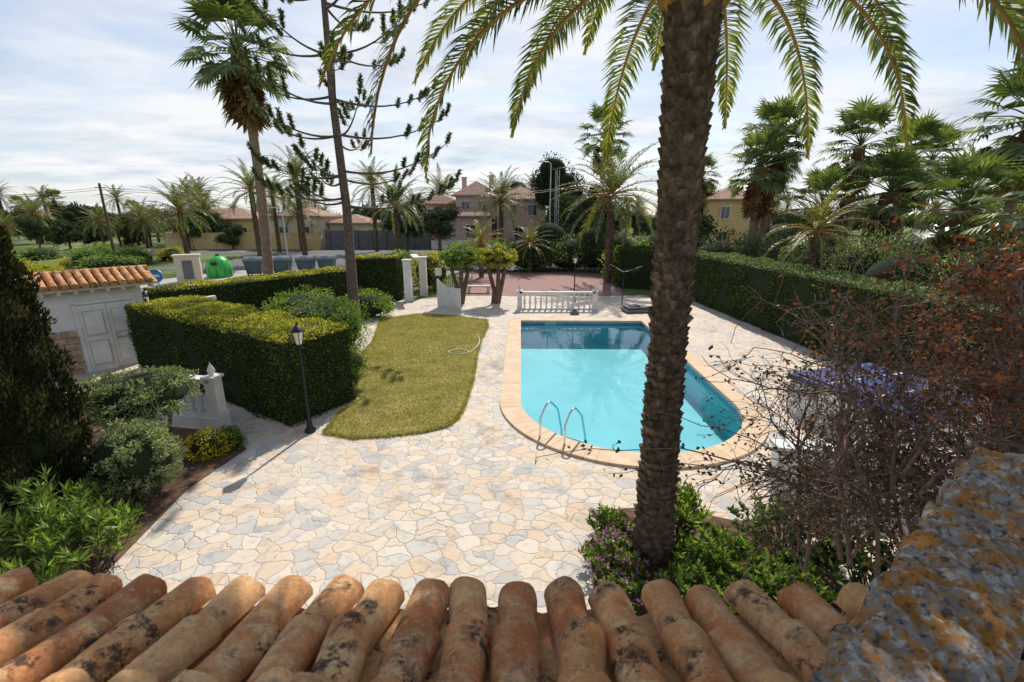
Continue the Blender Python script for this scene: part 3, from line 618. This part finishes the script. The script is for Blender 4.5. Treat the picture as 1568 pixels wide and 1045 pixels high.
# ---------------------------------------------------------------- lichen wall
rng=np.random.default_rng(5);b=B()
d=np.array([.8,.6]);pn=np.array([.6,-.8]);p0=np.array([.77,.94])-d*.9
nu,nv=110,20;L=3.1;W=.35
u=np.linspace(0,L,nu);v=np.linspace(0,W,nv);U,Vv=np.meshgrid(u,v,indexing='ij')
X=p0[0]+d[0]*U+pn[0]*Vv;Y=p0[1]+d[1]*U+pn[1]*Vv
X+=.012*np.sin(U*19)*(1-Vv/W);Y+=-.012*np.sin(U*19+1)*(1-Vv/W)
Z=3.6+.014*np.sin(U*23+Vv*31)+.012*np.sin(U*57-Vv*17)+.007*rng.normal(size=U.shape)-.05*(np.abs(Vv/W-.5)*2)**4
g0=np.arange(nu-1)[:,None]*nv+np.arange(nv-1)[None];f=np.stack([g0,g0+nv,g0+nv+1,g0+1],-1).reshape(-1,4)[:,::-1]
b.add(np.stack([X,Y,Z],-1),f,0,.5,True)
for vi,sg in((0,-1),(nv-1,1)):
    zz=np.linspace(0,1,14);wx=np.stack([X[:,vi],Y[:,vi]],-1)[:,None]+sg*pn*(.004*rng.normal(size=(nu,14,1)));
    zt=Z[:,vi][:,None]*(1-zz)+2.3*zz
    b.add(np.concatenate([wx,zt[...,None]],-1),(lambda g1:np.stack([g1,g1+14,g1+15,g1+1],-1).reshape(-1,4))(np.arange(nu-1)[:,None]*14+np.arange(13)[None]),0,.5,True)
e=p0+d*L;box(b,(*(e+pn*W/2-d*.01),1.76),(.04,W-.02,3.54),math.atan2(d[1],d[0]),0)
b.obj('stone_parapet_wall',[M['lichen'],M['white']])
# ---------------------------------------------------------------- porch roof
porch=empty('porch_roof',(0,1.74,3.03));porch.rotation_euler=(-rad(17),0,-rad(1.2))
rng=np.random.default_rng(8);b=B();sp=.218
def halftile(b,x,y0,L,r0,r1,z,convex,r,yaw,tl=0):
    k=11;a=np.linspace(-.04,pi+.04,k);out=[]
    nl=5;ph=rng.random(3)*6
    for th in(0,.014):
        for q in range(nl):
            s=q/(nl-1);R=(r0+(r1-r0)*s)-th
            R=R*(1+.015*np.sin(a*3+ph[0]+s*2)+.01*np.sin(a*7+ph[1]+s*5))
            yy=y0-L*s+.008*np.sin(a*4+ph[2]);zz=z+tl*s
            h=np.sin(a)*R*.95*(1 if convex else -.55)
            out.append(np.c_[x+np.cos(a)*R+yaw*(s-.5)*.1,yy,zz+h])
    v=np.concatenate(out);g=(np.arange(nl-1)[:,None]*k+np.arange(k-1)[None]);f=np.stack([g,g+1,g+k+1,g+k],-1).reshape(-1,4)
    b.add(v,f if convex else f[:,::-1],0,r,True);b.add(v,(f+nl*k)[:,::-1] if convex else f+nl*k,0,r,True)
    i=np.arange(k-1);b.add(v,np.stack([i,i+nl*k,i+1+nl*k,i+1],1),0,r);
    j=(nl-1)*k;b.add(v,np.stack([i+j,i+1+j,i+1+nl*k+j,i+nl*k+j],1),0,r)
for c in range(-19,10):
    x=c*sp+.03;ox=rng.normal()*.01;oy=rng.normal()*.018
    for rI in range(6):
        y=-rI*.32+oy+rng.normal()*.01
        halftile(b,x+ox+rng.normal()*.006,y,.44,.094*rng.uniform(.96,1.05),.074,.035+rng.normal()*.005,True,rng.random(),rng.normal()*.45,-.022)
        halftile(b,x+sp/2,y-.03+rng.normal()*.01,.44,.085,.09,.03,False,.3+rng.random()*.6,0,-.01)
b.obj('roof_tiles',[M['tile']],porch)
b=B();box(b,(-1.1,-1.0,-.07),(6.4,1.95,.05));b.obj('roof_deck',[M['soil']],porch)
b=B();box(b,(-1.1,-.35,-.32),(6.3,.25,.4));b.obj('eave_beam',[M['white']],porch)
# ---------------------------------------------------------------- balustrades
BP=[(.06,0),(.06,.05),(.035,.08),(.045,.13),(.068,.24),(.06,.32),(.03,.48),(.045,.53),(.035,.56),(.06,.6),(.06,.65)]
def newel(b,x,y,z,h=1.0,w=.24,yaw=0):
    box(b,(x,y,z+h/2),(w,w,h),yaw);box(b,(x,y,z+h+.03),(w+.08,w+.08,.06),yaw);box(b,(x,y,z+.07),(w+.05,w+.05,.14),yaw)
    lathe(b,[(.06,0),(.04,.03),(.075,.08),(.08,.13),(.05,.2),(.015,.27),(.004,.31)],(x,y,z+h+.06),12)
def balustrade(name,p0,p1,z,n,hh=.9,posts=(1,1),z1=None):
    b=B();p0=np.array(p0,float);p1=np.array(p1,float);d=p1-p0;L=np.linalg.norm(d);yaw=math.atan2(d[1],d[0]);c=(p0+p1)/2
    box(b,(*c,z+.04),(L,.22,.08),yaw);box(b,(*c,z+hh-.06),(L,.24,.1),yaw);s=(hh-.19)/.65
    for i in range(n):
        q=p0+d*(i+.9)/(n+.8);lathe(b,[(r,zz*s) for r,zz in BP],(*q,z+.08),12)
    if posts[0]:newel(b,*p0,z,hh,.24,yaw)
    if posts[1]:newel(b,*p1,z,hh,.24,yaw)
    return b
balustrade('b',(.4,23.4),(4.3,23.4),.02,13,.95).obj('white_balustrade',[M['white']])
b=balustrade('b',(-6.75,9.7),(-8.1,9.95),.3,5,.95,(1,0));
box(b,(-8.2,9.95,.16),(3.2,.34,.32),math.atan2(.25,-1.35));b.obj('white_balustrade',[M['white']])
def garden_lamp(name,x,y,h):
    b=B();lathe(b,[(.12,0),(.12,.06),(.07,.12),(.05,.3),(.035,.35),(.03,h*.6),(.04,h*.61),(.025,h*.63),(.022,h-.45),(.06,h-.43),(.05,h-.4)],(x,y,.02),12,0)
    lathe(b,[(.07,h-.4),(.125,h-.12)],(x,y,0),6,1);lathe(b,[(.16,h-.12),(.15,h-.09),(.06,h-.0),(.02,h+.03),(.02,h+.07),(.005,h+.1)],(x,y,0),6,0)
    for i in range(6):
        a=i*pi/3;tube(b,[(x+.072*math.cos(a),y+.072*math.sin(a),h-.4),(x+.13*math.cos(a),y+.13*math.sin(a),h-.12)],.008,4,0)
    return b.obj(name,[M['black'],M['glasswhite']])
garden_lamp('garden_lamp',-4.6,9.5,2.5);garden_lamp('garden_lamp',3.5,25.5,2.6)
# ---------------------------------------------------------------- garden house at left
gh=empty('garden_house');yaw=math.atan2(.9,.7);ux=np.array([math.cos(yaw),math.sin(yaw)]);ny=np.array([-ux[1],ux[0]])
c0=np.array([-12.75,14.1])
def P(u,w): return c0+ux*u+ny*w
def bx(b,u,w,z,s,m=0): box(b,(*P(u,w),z),s,yaw,m)
b=B();bx(b,-3.2,1.15,1.35,(8.4,2.1,2.7));b.obj('walls',[M['white']],gh)
b=B()
rg=np.random.default_rng(4)
for uu in np.arange(-7,-.85,.3):
    for zi,zz in enumerate(np.arange(.1,1.5,.2)):
        bx(b,uu+(.1 if zi%2 else 0),.07-rg.random()*.02,zz,(.285,.09,.185))
b.obj('stone_cladding',[M['brick']],gh)
b=B();bx(b,0,.06,1.07,(1.35,.07,2.1));bx(b,0,.02,1.07,(.02,.03,2.08),1)
for z in(.6,1.55):
    for q in(-.34,.34):
        bx(b,q,.02,z,(.5,.03,.8),1);bx(b,q,.0,z,(.42,.03,.70))
bx(b,-.72,.05,1.1,(.09,.1,2.2));bx(b,.72,.05,1.1,(.09,.1,2.2));bx(b,0,.05,2.2,(1.53,.1,.1));bx(b,.1,-.03,1.05,(.04,.06,.14),2)
b.obj('door',[M['white'],M['cream'],M['galv']],gh)
b=B()
for i in range(40):
    u=-7.6+i*.225
    for rI in range(2):
        w0=-.35+rI*.42;z0=2.74+rI*.16
        p0=P(u,w0);p1=P(u,w0+.5);tube(b,[(*p0,z0),(*p1,z0+.2)],[.1,.085],8,0,float(rng.random()))
v=[(*P(-7.8,-.3),2.70),(*P(1.4,-.3),2.70),(*P(1.4,.62),3.02),(*P(-7.8,.62),3.02),(*P(1.4,2.4),2.75),(*P(-7.8,2.4),2.75)];b.add(v,[[0,1,2,3],[3,2,4,5]],0,.5)
tube(b,[(*P(-7.8,.6),3.06),(*P(1.4,.6),3.06)],.1,8,0,.6);b.obj('roof',[M['tile']],gh)
b=B();bx(b,-3.2,-.15,2.64,(9.2,.25,.08));
for i in range(24): bx(b,-7.3+i*.37,-.2,2.56,(.08,.3,.08))
b.obj('eave',[M['cream']],gh)
b=B();bx(b,2.3,.9,.9,(2.2,.2,1.8));b.obj('white_garden_wall',[M['white']])
# ---------------------------------------------------------------- gate
gt=empty('garden_gate')
b=B()
for x,y in((-5.9,25.9),(-5.35,27.6)): box(b,(x,y,1.15),(.4,.4,2.3));box(b,(x,y,2.33),(.5,.5,.07))
box(b,(-5.6,26.7,2.45),(.35,2.2,.12),.3);b.obj('pillars',[M['white']],gt)
b=B()
for i in range(14): tube(b,[(-4.9+i*.12,28.3,.1),(-4.9+i*.12,28.3,1.9)],.012,4)
for z in(.2,1.0,1.85): box(b,(-4.1,28.3,z),(1.7,.04,.04))
b.obj('iron_leaf',[M['black']],gt)
b=B();k=14;pl=[(-3.95+i*1.25/k,23.9+.25*math.sin(i*.35)) for i in range(k+1)]
for i in range(k):
    (x0,y0),(x1,y1)=pl[i],pl[i+1];hh=1.05+.5*max(0,1-i/5);hh2=1.05+.5*max(0,1-(i+1)/5)
    v=[(x0,y0,0),(x1,y1,0),(x1,y1,hh2),(x0,y0,hh),(x0,y0+.22,0),(x1,y1+.22,0),(x1,y1+.22,hh2),(x0,y0+.22,hh)]
    b.add(v,[[0,1,2,3],[5,4,7,6],[3,2,6,7],[1,5,6,2],[4,0,3,7]])
box(b,(-3.85,24.0,1.9),(.3,.35,.35));b.obj('curved_white_wall',[M['white']])
b=B();box(b,(-2.1,28.6,.45),(1.6,.45,.08));box(b,(-2.7,28.6,.2),(.15,.4,.4));box(b,(-1.5,28.6,.2),(.15,.4,.4));b.obj('stone_bench',[M['cream']])
b=B();box(b,(6.3,22.8,.12),(1.3,.9,.1),.15);box(b,(6.3,22.85,.25),(1.1,.7,.1),.15);box(b,(6.2,22.9,.33),(.5,.4,.06),.15);b.obj('pool_pump_cover',[M['grey']])
b=B();box(b,(3.1,22.2,.1),(.4,.3,.16));lathe(b,[(.12,0),(.1,.1),(.02,.13)],(3.1,22.2,.18),10);b.obj('pool_filter_box',[M['grey']])
b=B();t=np.linspace(0,1,60);tube(b,np.c_[-1.9+.35*np.cos(t*9),15.6+.3*np.sin(t*9),.08+0*t],.015,5,0);tube(b,np.c_[-1.5+.25*np.sin(t*3),15.6+2.6*t,.06+0*t],.015,5,0);b.obj('garden_hose',[M['white']])
b=B();tube(b,[(6.0,24.6,0),(6.0,24.6,1.9)],.03,6)
for a in range(4):
    tube(b,[(6.0,24.6,1.8),(6.0+1.3*math.cos(a*1.57+.4),24.6+1.3*math.sin(a*1.57+.4),2.1)],.015,4)
b.obj('rotary_clothes_line',[M['black']])
# ---------------------------------------------------------------- covered spa + low wall at right
sp_=empty('covered_spa');b=B();box(b,(8.6,9.8,.45),(2.7,2.7,.9),.3)
for k in(-1,0,1): box(b,(8.6+k*.9*math.cos(.3)+1.36*math.sin(.3),9.8+k*.9*math.sin(.3)-1.36*math.cos(.3),.45),(.08,.04,.8),.3)
b.obj('tub',[M['white']],sp_)
b=B();box(b,(8.6,9.8,.95),(2.8,2.8,.1),.3);box(b,(8.6,9.8,1.02),(2.5,2.5,.05),.3)
b.obj('cover',[M['tarp']],sp_)
b=B()
for k in(-.45,.45): box(b,(8.6+k*-math.sin(.3),9.8+k*math.cos(.3),1.05),(2.52,.05,.015),.3)
b.obj('cover_straps',[M['white']],sp_)
b=B();box(b,(6.2,7.0,.45),(3.2,.28,.9),-.12);box(b,(6.2,7.0,.93),(3.3,.36,.07),-.12);b.obj('white_low_wall',[M['white']])
# ---------------------------------------------------------------- street things
def bin_(name,x,y,yaw):
    b=B();e=empty(name,(x,y,.12));e.rotation_euler=(0,0,yaw)
    v=[(-.5,-.45,.15),(.5,-.45,.15),(.5,.45,.15),(-.5,.45,.15),(-.65,-.55,1.15),(.65,-.55,1.15),(.65,.55,1.15),(-.65,.55,1.15)]
    b.add(v,[[0,3,2,1],[0,1,5,4],[1,2,6,5],[2,3,7,6],[3,0,4,7]]);box(b,(0,-.58,1.12),(1.34,.06,.08));
    for q in(-.45,.45): box(b,(q,-.52,.6),(.06,.06,.9))
    b.obj('body',[M['binblue']],e)
    b=B();k=8;a=np.linspace(0,pi,k);v=np.r_[np.c_[np.full(k,-.68),np.cos(a)*.58,1.17+np.sin(a)*.3],np.c_[np.full(k,.68),np.cos(a)*.58,1.17+np.sin(a)*.3]]
    i=np.arange(k-1);b.add(v,np.stack([i,i+1,i+1+k,i+k],1));b.add(v[:k],np.arange(k));b.add(v[k:],np.arange(k));box(b,(0,-.45,1.42),(.5,.04,.06));b.obj('lid',[M['binlid']],e)
    b=B()
    for q in(-.45,.45):
        for w in(-.35,.35): tube(b,[(q-.03,w,.08),(q+.03,w,.08)],.08,10)
    b.obj('wheels',[M['black']],e)
for i,x in enumerate([-20.3,-18.4,-16.7,-15.2]): bin_('waste_container',x,36.4+i*.5,.15)
b=B();lathe(b,[(.82,0),(.88,.1),(.9,.55),(.84,.95),(.68,1.3),(.42,1.52),(.2,1.6)],(-22.6,35.5,.12),10,0);box(b,(-22.45,34.68,1.2),(.4,.12,.25),0,1);box(b,(-22.6,35.5,1.78),(.1,.3,.16),0,1)
for i in range(10):
    a=i*pi/5;tube(b,[(-22.6+.9*math.cos(a),35.5+.9*math.sin(a),.2),(-22.6+.92*math.cos(a),35.5+.92*math.sin(a),.7),(-22.6+.7*math.cos(a),35.5+.7*math.sin(a),1.42)],.012,4,1)
b.obj('bottle_bank',[M['bingreen'],M['black']])
b=B();box(b,(-23.2,33,1.0),(1.5,.8,1.9),.5);box(b,(-23.2,33,2.0),(1.65,.95,.1),.5);box(b,(-23,32.62,1.0),(.6,.03,1.3),.5,1);b.obj('utility_cabinet',[M['cream'],M['grey']])
def sign(name,x,y,z,r,mat,face=None):
    b=B();tube(b,[(x,y,0),(x,y,z+r)],.03,8,1);a=np.arange(20)*2*pi/20
    v=np.r_[np.c_[x+r*np.cos(a),np.full(20,y-.05),z+r*np.sin(a)],np.c_[x+r*np.cos(a),np.full(20,y-.07),z+r*np.sin(a)]]
    b.add(v,[list(range(20))],1);b.add(v,[list(range(20,40))],0);i=np.arange(20);b.add(v,np.stack([i,(i+1)%20,(i+1)%20+20,i+20],1),1)
    box(b,(x,y-.08,z),(r*1.1,.006,r*.35),0,2);return b.obj(name,[M[mat],M['galv'],M['white']])
sign('blue_traffic_sign',-16.2,20.9,2.1,.3,'signblue');sign('stop_sign',-9.2,58,2.4,.45,'red')
b=B();tube(b,[(-38.6,45,0),(-38.5,45,7.6)],[.14,.1],8);tube(b,[(-39,45,7.2),(-38,45,7.2)],.04,5);b.obj('utility_pole',[M['wood']])
b=B()
for z in(7.2,7.0):
    t=np.linspace(0,1,20)
    tube(b,np.c_[-38.5+60*t,45+18*t,z+3*t-2.2*np.sin(t*pi)],.02,3)
    tube(b,np.c_[-38.5-60*t,45-5*t,z+0*t-1.8*np.sin(t*pi)],.02,3)
b.obj('overhead_cables',[M['black']])
def streetlamp(x,y,h):
    b=B();tube(b,[(x,y,0),(x,y,h)],[.09,.05],8);tube(b,[(x,y,h),(x-.3,y,h+.15),(x-.9,y,h+.2)],.03,6);box(b,(x-1.0,y,h+.18),(.6,.22,.12));b.obj('street_lamp',[M['galv']])
streetlamp(-20.8,43,5.2);streetlamp(4.0,50,9.8)
b=B()
for dx,dy in((0,0),(.4,0),(.2,.35)): tube(b,[(4.6+dx,51+dy,0),(4.6+dx,51+dy,9.3)],.03,5)
for i in range(24):
    z=i*.38;q=[(0,0),(.4,0),(.2,.35)];a_=q[i%3];c_=q[(i+1)%3];tube(b,[(4.6+a_[0],51+a_[1],z),(4.6+c_[0],51+c_[1],z+.38)],.018,4)
b.obj('lattice_mast',[M['galv']])
# ---------------------------------------------------------------- houses
def hip(b,x0,x1,y0,y1,z,h,o=.5,m=0):
    x0-=o;x1+=o;y0-=o;y1+=o;w=min(x1-x0,y1-y0)/2
    if x1-x0>=y1-y0: r=[(x0+w,(y0+y1)/2,z+h),(x1-w,(y0+y1)/2,z+h)];F=[[0,1,5,4],[1,2,5],[2,3,4,5],[3,0,4]]
    else: r=[((x0+x1)/2,y0+w,z+h),((x0+x1)/2,y1-w,z+h)];F=[[0,1,4],[1,2,5,4],[2,3,5],[3,0,4,5]]
    v=[(x0,y0,z),(x1,y0,z),(x1,y1,z),(x0,y1,z)]+r
    for f in F:b.add(v,[f],m)
    b.add([(x0,y0,z),(x1,y0,z),(x1,y1,z),(x0,y1,z)],[[3,2,1,0]],m);box(b,((x0+x1)/2,(y0+y1)/2,z-.1),(x1-x0-.02,y1-y0-.02,.18),0,m)
def house(name,blocks,wall_,wins,chim=()):
    e=empty(name)
    b=B()
    for x0,x1,y0,y1,z,h in blocks: box(b,((x0+x1)/2,(y0+y1)/2,z/2),(x1-x0,y1-y0,z))
    for x,y,z in chim: box(b,(x,y,z-.6),(.7,.7,1.8));box(b,(x,y,z+.35),(.9,.9,.12))
    b.obj('walls',[M[wall_]],e);b=B()
    for x0,x1,y0,y1,z,h in blocks: hip(b,x0,x1,y0,y1,z,h)
    b.obj('roof',[M['roof']],e);b=B()
    for x,y,z,w,hh in wins:
        box(b,(x,y-.02,z),(w,.1,hh),0,0);box(b,(x,y-.06,z-hh/2-.06),(w+.25,.2,.1),0,1);box(b,(x,y-.08,z+hh/2+.05),(w+.2,.12,.1),0,1)
        for q in(-w/2-.05,w/2+.05,0): box(b,(x+q,y-.09,z),(.08 if q else .05,.1,hh),0,1)
    b.obj('windows',[M['window'],M['white']],e);return e
house('pink_house',[(-8.5,-2.5,72,82,7.6,2.2),(-2.3,5,70.5,82,7.0,2.0),(-14.3,-8.7,74,84,6.4,1.8),(-11.5,-3,68.5,71.9,4.6,1.0)],'pinkwall',
 [(-7,72,5.9,1.2,1.5),(-4.5,72,5.9,1.2,1.5),(0,70.5,5.4,1.3,1.5),(3,70.5,5.4,1.3,1.5),(-12.5,74,4.9,1.2,1.4),(-10.2,74,4.9,1.2,1.4),(-9.5,68.5,2.3,1.4,2),(-6,68.5,2.3,1.4,2),(1,70.5,2,1.2,1.8)],[(-7.5,76,10),(-3.2,75,10.2),(3.5,76,9.3),(-12,78,8.6)])
house('cream_house',[(-34,-27,66,74,4.6,1.4),(-26.8,-21,69,76,3.6,1.2)],'cream',[(-32,66,2.4,1.2,1.4),(-29,66,2.4,1.2,1.4),(-24,69,2.2,1.2,1.3)],[(-30,70,6.3)])
house('yellow_house',[(-50,-38,70,78,4.2,1.5)],'yellowwall',[(-47,70,2.2,1.2,1.4),(-43,70,2.2,1.6,2.2),(-40,70,2.2,1.2,1.4)],[])
house('yellow_villa',[(24,32,58,66,6.6,1.6)],'yellowwall',[(26,58,5,1,1.4),(29,58,5,1,1.4),(26,58,2,1,1.4)],[(28,61,8.6)])
house('white_villa',[(-3,3.5,88,95,9,2)],'cream',[(-1,88,7.5,1.2,1.4)],[])
b=B();box(b,(-19,66.5,1.3),(15,.25,2.6));
for i in range(8): box(b,(-26+i*2,66.3,1.35),(.35,.3,2.75))
b.obj('grey_boundary_wall',[M['grey']])
b=B();box(b,(-38,66,1.1),(22,.25,2.2));box(b,(-38,66,2.24),(22,.35,.1));b.obj('yellow_boundary_wall',[M['yellowwall']])
b=B();box(b,(-8.5,66.5,.6),(6,.25,1.2));
for i in range(30): tube(b,[(-11.4+i*.2,66.5,1.2),(-11.4+i*.2,66.5,2.4)],.02,4)
b.obj('white_fence',[M['white']])
b=B();box(b,(22,47,1.0),(8,.25,2));box(b,(22,47,2.05),(8.2,.45,.12),0,1);b.obj('cream_boundary_wall',[M['cream'],M['tile']])
# ---------------------------------------------------------------- light, world, camera
el,az=rad(46),rad(12)
sdir=Vector((math.sin(az)*math.cos(el),math.cos(az)*math.cos(el),math.sin(el)))
sl=bpy.data.lights.new('sun','SUN');sl.energy=4.9;sl.angle=rad(.6);sl.color=(1,.94,.85)
so=bpy.data.objects.new('sun',sl);scene.collection.objects.link(so);so.rotation_euler=sdir.to_track_quat('Z','Y').to_euler()
w=bpy.data.worlds.new('World');scene.world=w;w.use_nodes=True;nt=w.node_tree;nt.nodes.clear()
out=nt.nodes.new('ShaderNodeOutputWorld');bg=nt.nodes.new('ShaderNodeBackground');bg.inputs[1].default_value=.13
sky=nt.nodes.new('ShaderNodeTexSky');sky.sky_type='NISHITA';sky.sun_disc=False;sky.sun_elevation=el;sky.sun_rotation=az
sky.air_density=1.0;sky.dust_density=.6
tc=nt.nodes.new('ShaderNodeTexCoord').outputs['Generated'];sx=nt.nodes.new('ShaderNodeSeparateXYZ');nt.links.new(tc,sx.inputs[0])
def mth(op,a,b_):
    n=nt.nodes.new('ShaderNodeMath');n.operation=op
    for i,s in enumerate((a,b_)):
        if isinstance(s,(int,float)): n.inputs[i].default_value=s
        else: nt.links.new(s,n.inputs[i])
    return n.outputs[0]
zz=mth('ADD',mth('MAXIMUM',sx.outputs[2],0.0),.10)
cb=nt.nodes.new('ShaderNodeCombineXYZ');nt.links.new(mth('DIVIDE',sx.outputs[0],zz),cb.inputs[0]);nt.links.new(mth('MULTIPLY',mth('DIVIDE',sx.outputs[1],zz),1.5),cb.inputs[1])
n1=noise(nt,.5,6,.56,cb.outputs[0]);n1.inputs['Distortion'].default_value=.4
msk=ramp(nt,[(.38,.35),(.56,1.0)],n1.outputs['Fac'])
elev=ramp(nt,[(0,1),(.4,.95),(.65,.35),(1,.15)],sx.outputs[2])
fac=mth('MULTIPLY',msk,elev)
n2=noise(nt,.8,6,.6,cb.outputs[0])
cc=ramp(nt,[(.36,(4.9,5.5,6.4)),(.56,(7.3,7.4,7.6))],n2.outputs['Fac'])
col=mixc(nt,sky.outputs[0],cc,fac)
nt.links.new(col,bg.inputs[0]);nt.links.new(bg.outputs[0],out.inputs[0])
cam=bpy.data.cameras.new('camera');co=bpy.data.objects.new('camera',cam);scene.collection.objects.link(co)
co.location=(0,0,4.8);co.rotation_euler=(rad(90-15.5),0,0);cam.lens=16.07;cam.sensor_width=36;cam.clip_end=6000;cam.clip_start=.05
cam.dof.use_dof=True;cam.dof.focus_distance=12;cam.dof.aperture_fstop=2.8
scene.camera=co
scene.view_settings.view_transform='Standard';scene.view_settings.look='None';scene.view_settings.exposure=0
